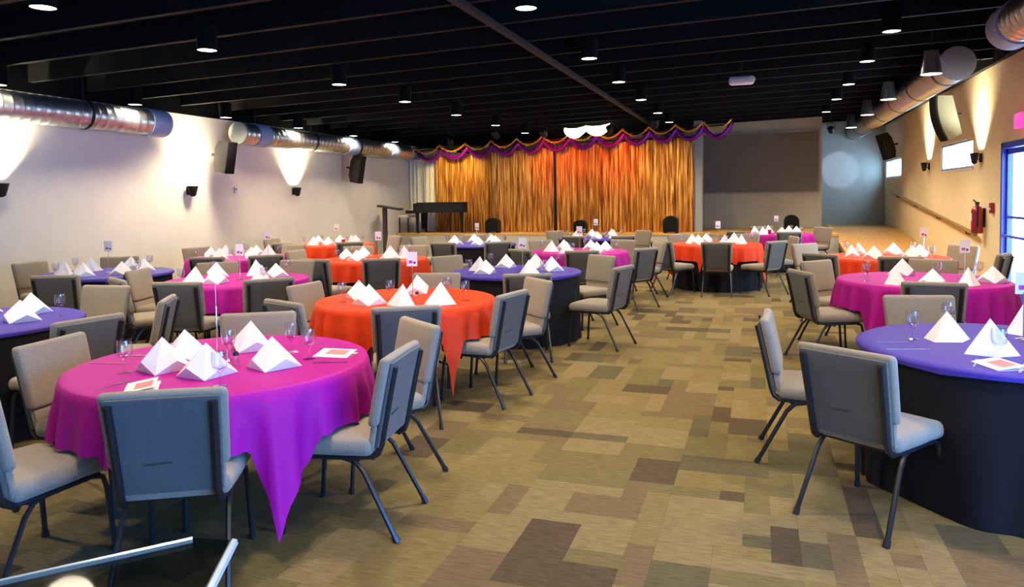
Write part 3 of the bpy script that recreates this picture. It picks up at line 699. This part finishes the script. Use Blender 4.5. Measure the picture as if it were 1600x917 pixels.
# ------------------------------------------------------------------ loudspeakers
def speaker(loc, rz, tilt, h, label, curved=False):
    t = thing('wall_loudspeaker', label, 'loudspeaker', loc, rz, 'wall loudspeakers')
    M = Matrix.Rotation(tilt, 3, 'X')           # front is -Y
    w, dp = 0.24, 0.25
    if curved:
        def prof(off):
            return [(-dp / 2 - off + 0.35 * (zz ** 2) * 1.2 - 0.02, zz) for zz in [(-0.5 + k / 10) * h for k in range(11)]]
        f = prof(0); poly = f + [(dp / 2 + 0.02, h * 0.42), (dp / 2 + 0.02, -h * 0.42)]
        b = MB().prism(poly, 'x', -w / 2, w / 2); g = MB()
        f2 = prof(0.03); g.prism(f2 + f[::-1], 'x', -w / 2 - 0.005, w / 2 + 0.005)
        bm_, gm_ = GREYB, BLKG
    else:
        poly = [(-dp / 2, -h / 2), (-dp / 2, h / 2), (dp / 2 - 0.06, h / 2), (dp / 2, h * 0.25), (dp / 2, -h * 0.25), (dp / 2 - 0.06, -h / 2)]
        b = MB().prism(poly, 'x', -w / 2, w / 2); g = rbox((w + 0.01, 0.03, h + 0.01), 0.012, 2, (0, -dp / 2 - 0.012, 0))
        bm_, gm_ = BLK, BLKG
    b.v = [tuple(M @ Vector(p)) for p in b.v]; g.v = [tuple(M @ Vector(p)) for p in g.v]
    b.build('cabinet', bm_, t, ang=25); g.build('grille', gm_, t, ang=35)
    MB().tube([(0, 0.12, 0.02), (0, 0.26, 0.05)], 0.022, 8).build('bracket_arm', BLK, t)
    return t
def bracket(X, s, loc): pass
speaker((-9.06, 10.87, 2.40), R(90) + R(2), R(10), 0.56, 'black loudspeaker on the left wall nearer the camera')
speaker((-9.06, 15.42, 2.33), R(90) + R(2), R(10), 0.64, 'black loudspeaker on the left wall nearer the stage')
speaker((2.98, 14.25, 2.86), R(-90) + R(12), R(14), 0.78, 'grey loudspeaker with curved black front high on the right wall', True)
speaker((3.0, 20.4, 2.76), R(-90) + R(14), R(18), 0.64, 'black loudspeaker tilted down above the small far window')

# ------------------------------------------------------------------ curtains, garlands, screen
def curtain(name, x0, x1, y, z0, zt, m, folds, amp, label, cat, grp, seed):
    rnd = random.Random(seed); n = max(40, int((x1 - x0) * 64)); nz = 10; vs = []
    p = [rnd.uniform(0, 6.28) for _ in range(5)]
    for j in range(nz + 1):
        v = j / nz
        for i in range(n + 1):
            u = i / n; x = (x1 - x0) * (u - 0.5); s = u * folds * 2 * PI
            yy = amp * (0.55 + 0.45 * (1 - v)) * (math.sin(s + p[0] + 0.7 * math.sin(s * 0.31 + p[1])) + 0.45 * math.sin(s * 2.3 + p[2]) + 0.3 * math.sin(s * 0.23 + p[3] + v))
            vs.append((x + 0.02 * math.sin(s * .7 + v * 2 + p[4]) * (1 - v), yy, z0 + (zt((x0 + x1) / 2 + x) - z0) * v))
    fs = [(j * (n + 1) + i, j * (n + 1) + i + 1, (j + 1) * (n + 1) + i + 1, (j + 1) * (n + 1) + i) for j in range(nz) for i in range(n)]
    o = MB().add(vs, fs).build(name, m, None, True, 80, ((x0 + x1) / 2, y, 0))
    return tag(o, label, cat, grp)
CY_ = 18.85
ztop = lambda x: 3.06 + 0.042 * (x + 1.5)
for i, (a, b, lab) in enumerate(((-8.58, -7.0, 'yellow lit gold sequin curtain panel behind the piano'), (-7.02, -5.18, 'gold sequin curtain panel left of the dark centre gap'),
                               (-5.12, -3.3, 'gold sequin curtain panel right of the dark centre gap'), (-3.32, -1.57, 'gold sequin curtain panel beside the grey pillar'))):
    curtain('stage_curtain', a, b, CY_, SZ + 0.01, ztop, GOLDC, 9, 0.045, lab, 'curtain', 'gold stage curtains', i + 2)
for i, (a, b, lab) in enumerate(((-9.42, -9.0, 'pale drape in the corner beside the left wall'), (-9.0, -8.56, 'pale drape between corner drape and gold curtain'))):
    curtain('pale_drape', a, b, CY_ + 0.12, SZ + 0.01, lambda x: 2.72, SHEER, 3, 0.04, lab, 'curtain', 'pale drapes', i + 20)
tag(MB().bb((XL + .02, CY_ + 0.2, 3.02), (-1.6, CY_ + 0.26, 3.08)).build('curtain_rail', BLK, smooth=False), 'dark rail holding the gold stage curtain', 'curtain rail')

def tinsel(pts, r, seed, dens=90):
    rnd = random.Random(seed); mb = MB(); L = [Vector(p) for p in pts]
    for i in range(len(L) - 1):
        n = int(dens * (L[i + 1] - L[i]).length)
        for _ in range(max(n, 2)):
            c = L[i].lerp(L[i + 1], rnd.random()); d_ = Vector((rnd.gauss(0, 1), rnd.gauss(0, 1), rnd.gauss(0, 1))).normalized()
            w = d_.orthogonal().normalized() * 0.012; e = c + d_ * r * rnd.uniform(0.7, 1.15)
            mb.add([c - w, c + w, e + w * 0.4, e - w * 0.4], [(0, 1, 2, 3)])
    mb.tube(pts, r * 0.45, 6)
    return mb
sw = [-9.0, -8.25, -7.5, -6.75, -6.05, -5.35, -4.65, -3.95, -3.25, -2.6, -1.95, -1.3, -0.65]
gz = lambda x: 3.02 + 0.045 * (x + 1.5)
gp = thing('purple_garland', 'purple tinsel garland hung in swags over the gold curtain', 'garland', (0, 18.6, 0))
gg = thing('gold_garland', 'gold tinsel garland looping above the purple swags', 'garland', (0, 18.42, 0))
for i in range(len(sw) - 1):
    a, b = sw[i], sw[i + 1]
    arc = lambda sag, dz_, n=9: [(a + (b - a) * k / (n - 1), 0, gz(a + (b - a) * k / (n - 1)) + dz_ - sag * 4 * (k / (n - 1)) * (1 - k / (n - 1))) for k in range(n)]
    tinsel(arc(0.27, 0.23), 0.115, i, 170).build('swag', PURT, gp, smooth=False)
    tinsel(arc(0.19, 0.33), 0.045, i + 50, 120).build('swag', GOLDT, gg, smooth=False)

for i, x in enumerate(sw):
    MB().tube([(x, 0, gz(x) + 0.22), (x, 0.10, gz(x) + 0.25)], 0.008, 6).build('hook', BLK, gp)
    MB().tube([(x, 0, gz(x) + 0.33), (x, 0.28, gz(x) + 0.25)], 0.008, 6).build('hook', BLK, gg)
tag(MB().tube([(XL + .005, 18.70, gz(XL) + 0.25), (-0.6, 18.70, gz(-0.6) + 0.25)], 0.02, 8).build('garland_pole', BLK), 'dark pole carrying the tinsel garlands above the curtain', 'pole')
sc_ = thing('projection_screen', 'large grey projection screen on the back wall', 'screen', (0, SY, 0))
MB().bb((-1.46, -0.05, 1.66), (1.46, -0.03, 3.24)).build('screen_fabric', SCREEN, sc_, smooth=False)
FRG = mat('frame_grey', (0.3, 0.3, 0.28), 0.5)
for a, b in (((-1.5, -0.06, 1.62), (1.5, -0.002, 1.66)), ((-1.5, -0.06, 3.24), (1.5, -0.002, 3.28)), ((-1.5, -0.06, 1.66), (-1.46, -0.002, 3.24)), ((1.46, -0.06, 1.66), (1.5, -0.002, 3.24))):
    MB().bb(a, b).build('frame_bar', FRG, sc_, smooth=False)

# lit white fabric bunch above the curtain
lb = thing('lit_fabric_swag', 'glowing white draped fabric above the gold curtain centre', 'light', (-4.15, 18.25, 3.26))
for i, (xa, xb) in enumerate(((-0.55, 0.0), (0.0, 0.62))):
    vs = []; n, mrows = 18, 6
    for j in range(mrows + 1):
        for k in range(n + 1):
            u = k / n; v = j / mrows
            dr = 0.13 * 4 * u * (1 - u) * (0.35 + v)
            vs.append((xa + (xb - xa) * u, -0.06 * math.sin(v * PI) - 0.02 * math.sin(u * 19 + v * 5), 0.13 + 0.06 * (xa + (xb - xa) * u) - v * 0.14 - dr * 0.9))
    MB().add(vs, [(j * (n + 1) + k, j * (n + 1) + k + 1, (j + 1) * (n + 1) + k + 1, (j + 1) * (n + 1) + k) for j in range(mrows) for k in range(n)]).build('fabric_fold', GLOWW, lb, True, 70)
for x in (-0.6, 0.66): MB().tube([(x, 0, 0.02), (x, 0, jz(-4.15) - 3.26 + 0.24)], 0.006, 6).build('hook_wire', BLK, lb)

# stage par cans with coloured light
def par(loc, target, col, watts, size, label, blend=0.4):
    t = thing('stage_spotlight', label, 'stage light', loc, 0, 'stage spotlights')
    dv = (Vector(target) - Vector(loc)).normalized(); q = dv.to_track_quat('-Z', 'Y'); M = q.to_matrix()
    MB().lathe([(0, 0.14), (0.05, 0.13), (0.075, 0.08), (0.075, -0.1), (0.068, -0.1), (0.068, 0.05), (0, 0.06)], 18, M=M).build('barrel', BLK, t)
    MB().lathe([(0, -0.06), (0.066, -0.06), (0.066, -0.05), (0, -0.05)], 18, M=M).build('lens', LAMPW if False else mat('par_lens', (0.5, 0.5, 0.5), 0.2), t)
    MB().tube([(-0.085, 0, 0), (-0.085, 0, 0.16), (0.085, 0, 0.16), (0.085, 0, 0)], 0.008, 6).build('yoke', BLK, t)
    MB().tube([(0, 0, 0.16), (0, 0, jz(loc[0]) - loc[2] + 0.262)], 0.01, 6).build('stem', BLK, t)
    l = bpy.data.lights.new('par_beam', 'SPOT'); l.energy = watts; l.color = col; l.spot_size = R(size); l.spot_blend = blend; l.shadow_soft_size = 0.04
    o = bpy.data.objects.new('par_beam', l); COL.objects.link(o); o.parent = t; o.location = dv * 0.11; o.rotation_euler = q.to_euler()
par((-7.4, 17.2, 3.05), (-7.9, 18.85, 2.2), (1.0, 0.72, 0.25), 190, 70, 'stage spotlight washing the gold curtain yellow at left', 0.9)
par((-4.9, 17.0, 3.12), (-5.0, 18.85, 2.55), (1.0, 0.10, 0.03), 150, 60, 'stage spotlight washing the curtain centre red', 0.9)
par((-3.3, 17.0, 3.16), (-3.5, 18.85, 2.5), (1.0, 0.16, 0.03), 150, 60, 'stage spotlight washing the curtain orange red right of centre', 0.9)
par((-2.2, 16.6, 3.2), (-2.6, 18.85, 1.6), (1.0, 0.66, 0.26), 140, 75, 'stage spotlight washing the curtain amber by the pillar', 0.9)
par((-5.9, 16.4, 3.1), (-5.6, 18.85, 1.6), (1.0, 0.66, 0.26), 110, 80, 'stage spotlight washing the curtain amber left of centre', 0.9)
par((1.7, 20.2, 3.2), (2.2, 23.5, 2.3), (0.55, 0.66, 1.0), 170, 18, 'added spotlight imitating a daylight patch on the far wall', 0.15)  # added lamp: makes the bluish patch that window daylight would leave

# ------------------------------------------------------------------ stage furniture
pn = thing('grand_piano', 'black grand piano with closed lid on the stage', 'piano', (-8.15, 18.32, SZ), 0)
# keyboard end at -X, tail at +X
out = [(-0.70, -0.38), (-0.70, 0.34), (-0.2, 0.36), (0.25, 0.34), (0.55, 0.25), (0.72, 0.05), (0.74, -0.16), (0.68, -0.33), (0.55, -0.38)]
MB().prism([(x, y) for x, y in out], 'z', 0.55, 0.80).build('case', BLK, pn, ang=50)
MB().prism([(x * 1.02 + (0.12 if x < -0.6 else 0), y * 1.04) for x, y in out], 'z', 0.80, 0.825).build('lid', BLK, pn, ang=50)
MB().bb((-0.92, -0.38, 0.53), (-0.70, 0.34, 0.62)).build('key_bed', BLK, pn, smooth=False)
MB().bb((-0.89, -0.33, 0.62), (-0.74, 0.29, 0.635)).build('keyboard', KEYS, pn, smooth=False)
for x, y in ((-0.62, -0.28), (-0.62, 0.26), (0.58, -0.05)):
    MB().tube([(x, y, 0.56), (x, y, 0.45), (x, y, 0.06), (x, y, 0.0)], [0.06, 0.05, 0.035, 0.03], 10).build('leg', BLK, pn)
MB().bb((-0.6, -0.1, 0.1), (-0.54, 0.06, 0.55)).build('pedal_lyre', BLK, pn, smooth=False)
bn = thing('piano_bench', 'black piano bench with pale seat beside the piano keyboard', 'bench', (-9.0, 18.3, SZ))
rbox((0.32, 0.6, 0.07), 0.02, 2, (0, 0, 0.45)).build('seat', KEYS, bn)
for x in (-0.13, 0.13):
    for y in (-0.26, 0.26): MB().tube([(x, y, 0.42), (x, y, 0)], 0.02, 8).build('leg', BLK, bn)
bn.location = (-9.22, 18.38, SZ)
le = thing('lectern', 'dark slant topped lectern by the left wall', 'lectern', (-9.05, 16.95, 0), R(12))
M = Matrix.Rotation(R(-12), 3, 'Y')
MB().box((0.04, 0, 1.39), (0.58, 0.44, 0.045), Matrix.Rotation(R(10), 3, 'Y')).build('slant_top', mat('lectern_dark', (0.03, 0.026, 0.024), 0.5), le, smooth=False)
LG = mat('lectern_grey', (0.06, 0.055, 0.05), 0.6)
MB().bb((-0.15, -0.07, 0.04), (-0.06, 0.07, 1.38)).build('column', LG, le, smooth=False)
rbox((0.5, 0.42, 0.04), 0.012, 2, (-0.02, 0, 0.02)).build('base', LG, le)
MB().bb((0.3, -0.22, 1.34), (0.32, 0.22, 1.37)).build('book_ledge', BLK, le, smooth=False)

def monitor(loc, w, h, label):
    t = thing('stage_monitor', label, 'loudspeaker', loc, 0, 'black stage monitors')
    n = 9; pr = [(-w / 2, 0), (-w / 2 * 1.0, h * 0.55)] + [(-w / 2 * math.cos(PI * k / (n - 1)), h * 0.62 + h * 0.38 * math.sin(PI * k / (n - 1))) for k in range(n)] + [(w / 2, h * 0.55), (w / 2, 0)]
    MB().prism(pr, 'y', 0, 0.26).build('cabinet', BLK, t, ang=40)
    MB().prism([(x * 0.86, 0.02 + z * 0.9) for x, z in pr], 'y', -0.015, 0.0).build('grille', BLKG, t, ang=40)
    for s in (-1, 1): MB().bb((s * w * 0.38 - 0.03, 0.02, -0.03), (s * w * 0.38 + 0.03, 0.24, 0.0)).build('foot', BLK, t, smooth=False)
for x, y, w, h, lab in ((-9.15, 18.12, .0, .0, ''), (-6.7, 18.2, 0.36, 0.36, 'black round topped monitor on the stage edge right of the piano'), (-4.33, 18.2, 0.32, 0.3, 'black monitor on the stage edge before the curtain centre'),
                    (-2.06, 18.2, 0.36, 0.4, 'tall black monitor on the stage edge near the grey pillar'), (0.71, 18.4, 0.34, 0.4, 'black round topped monitor on the stage below the grey screen')):
    if w: monitor((x, y, SZ + 0.03), w, h, lab)

# ------------------------------------------------------------------ small wall and ceiling fittings
fe = thing('fire_extinguisher', 'red fire extinguisher hung on the right wall by the door', 'extinguisher', (XR - 0.11, 13.5, 0.93))
MB().lathe([(0, 0), (0.075, 0), (0.085, 0.02), (0.085, 0.36), (0.06, 0.42), (0.025, 0.44), (0.025, 0.47), (0, 0.47)], 20).build('cylinder', RED, fe)
MB().bb((-0.02, -0.05, 0.46), (0.02, 0.05, 0.50)).build('valve', BLK, fe, smooth=False)
MB().tube([(0, 0.04, 0.49), (-0.03, 0.10, 0.53)], 0.012, 6).build('handle', BLK, fe)
MB().tube([(0, -0.05, 0.48), (-0.02, -0.11, 0.42), (-0.02, -0.115, 0.2), (-0.02, -0.1, 0.1)], 0.012, 8).build('hose', BLK, fe)
MB().bb((-0.088, -0.035, 0.2), (-0.08, 0.035, 0.32)).build('label_plate', PAPER, fe, smooth=False)
MB().bb((0.085, -0.03, 0.1), (0.108, 0.03, 0.4)).build('wall_hook', BLK, fe, smooth=False)
al = thing('alarm_pull_box', 'small red alarm box on the wall above the extinguisher', 'alarm box', (XR, 13.05, 1.34))
rbox((0.05, 0.12, 0.16), 0.01, 2, (-0.026, 0, 0)).build('housing', RED, al)
MB().bb((-0.06, -0.04, -0.03), (-0.05, 0.04, 0.0)).build('pull_bar', PAPER, al, smooth=False)
ex = thing('exit_sign', 'glowing pink red sign above the glass door', 'sign', (XR - 0.06, 11.7, 2.55))
rbox((0.05, 0.34, 0.2), 0.01, 2).build('face', SIGNR, ex)
MB().bb((0.025, -0.1, -0.05), (0.058, 0.1, 0.05)).build('mount', PLASW, ex, smooth=False)
em = thing('emergency_lamp', 'white oblong fitting hanging from the black ceiling', 'lamp', (-0.26, 11.6, 3.30))
rbox((0.36, 0.11, 0.13), 0.045, 4).build('housing', PLASW, em)
MB().lathe([(0, 0), (0.05, 0), (0.05, 0.03), (0, 0.03)], 14, (0.15, -0.06, 0), Matrix.Rotation(R(90), 3, 'X')).build('lamp_head', PLASW, em)
MB().tube([(0, 0, 0.06), (0, 0, jz(-0.26) - 3.3 + 0.258)], 0.012, 6).build('stem', BLK, em)
th = thing('thermostat', 'small white thermostat on the left wall between lamps', 'thermostat', (XL, 11.6, 1.82))
rbox((0.03, 0.08, 0.12), 0.008, 2, (0.016, 0, 0)).build('body', PLASW, th)
MB().bb((0.031, -0.02, 0.0), (0.034, 0.02, 0.03)).build('display', GREYB, th, smooth=False)

# ------------------------------------------------------------------ glass table near the camera
gt = thing('glass_table', 'glass topped table with clipped corner in the lower left foreground', 'table', (-1.62, 0.75, 0))
def gl(p): return (p[0] + 1.62, p[1] - 0.75)
pts = [gl(p) for p in ((-2.35, 0.37), (-1.36, 1.47), (-1.25, 1.49), (-0.88, 0.75), (-1.25, 0.1))]
MB().prism(pts, 'z', 0.740, 0.752).build('glass_top', TGLASS, gt, smooth=False)
def edge(a, b, r): MB().tube([(*a, 0.746), (*b, 0.746)], r, 6).build('edge_trim', TEDGE, gt)
edge(pts[0], pts[1], 0.008); edge(pts[2], pts[3], 0.011)
MB().tube([(0, -0.1, 0.02), (0, -0.1, 0.74)], 0.05, 16).build('pedestal', BLK, gt)
MB().lathe([(0, 0), (0.3, 0), (0.3, 0.01), (0.06, 0.03), (0, 0.03)], 28, (0, -0.1, 0)).build('base_plate', BLK, gt)
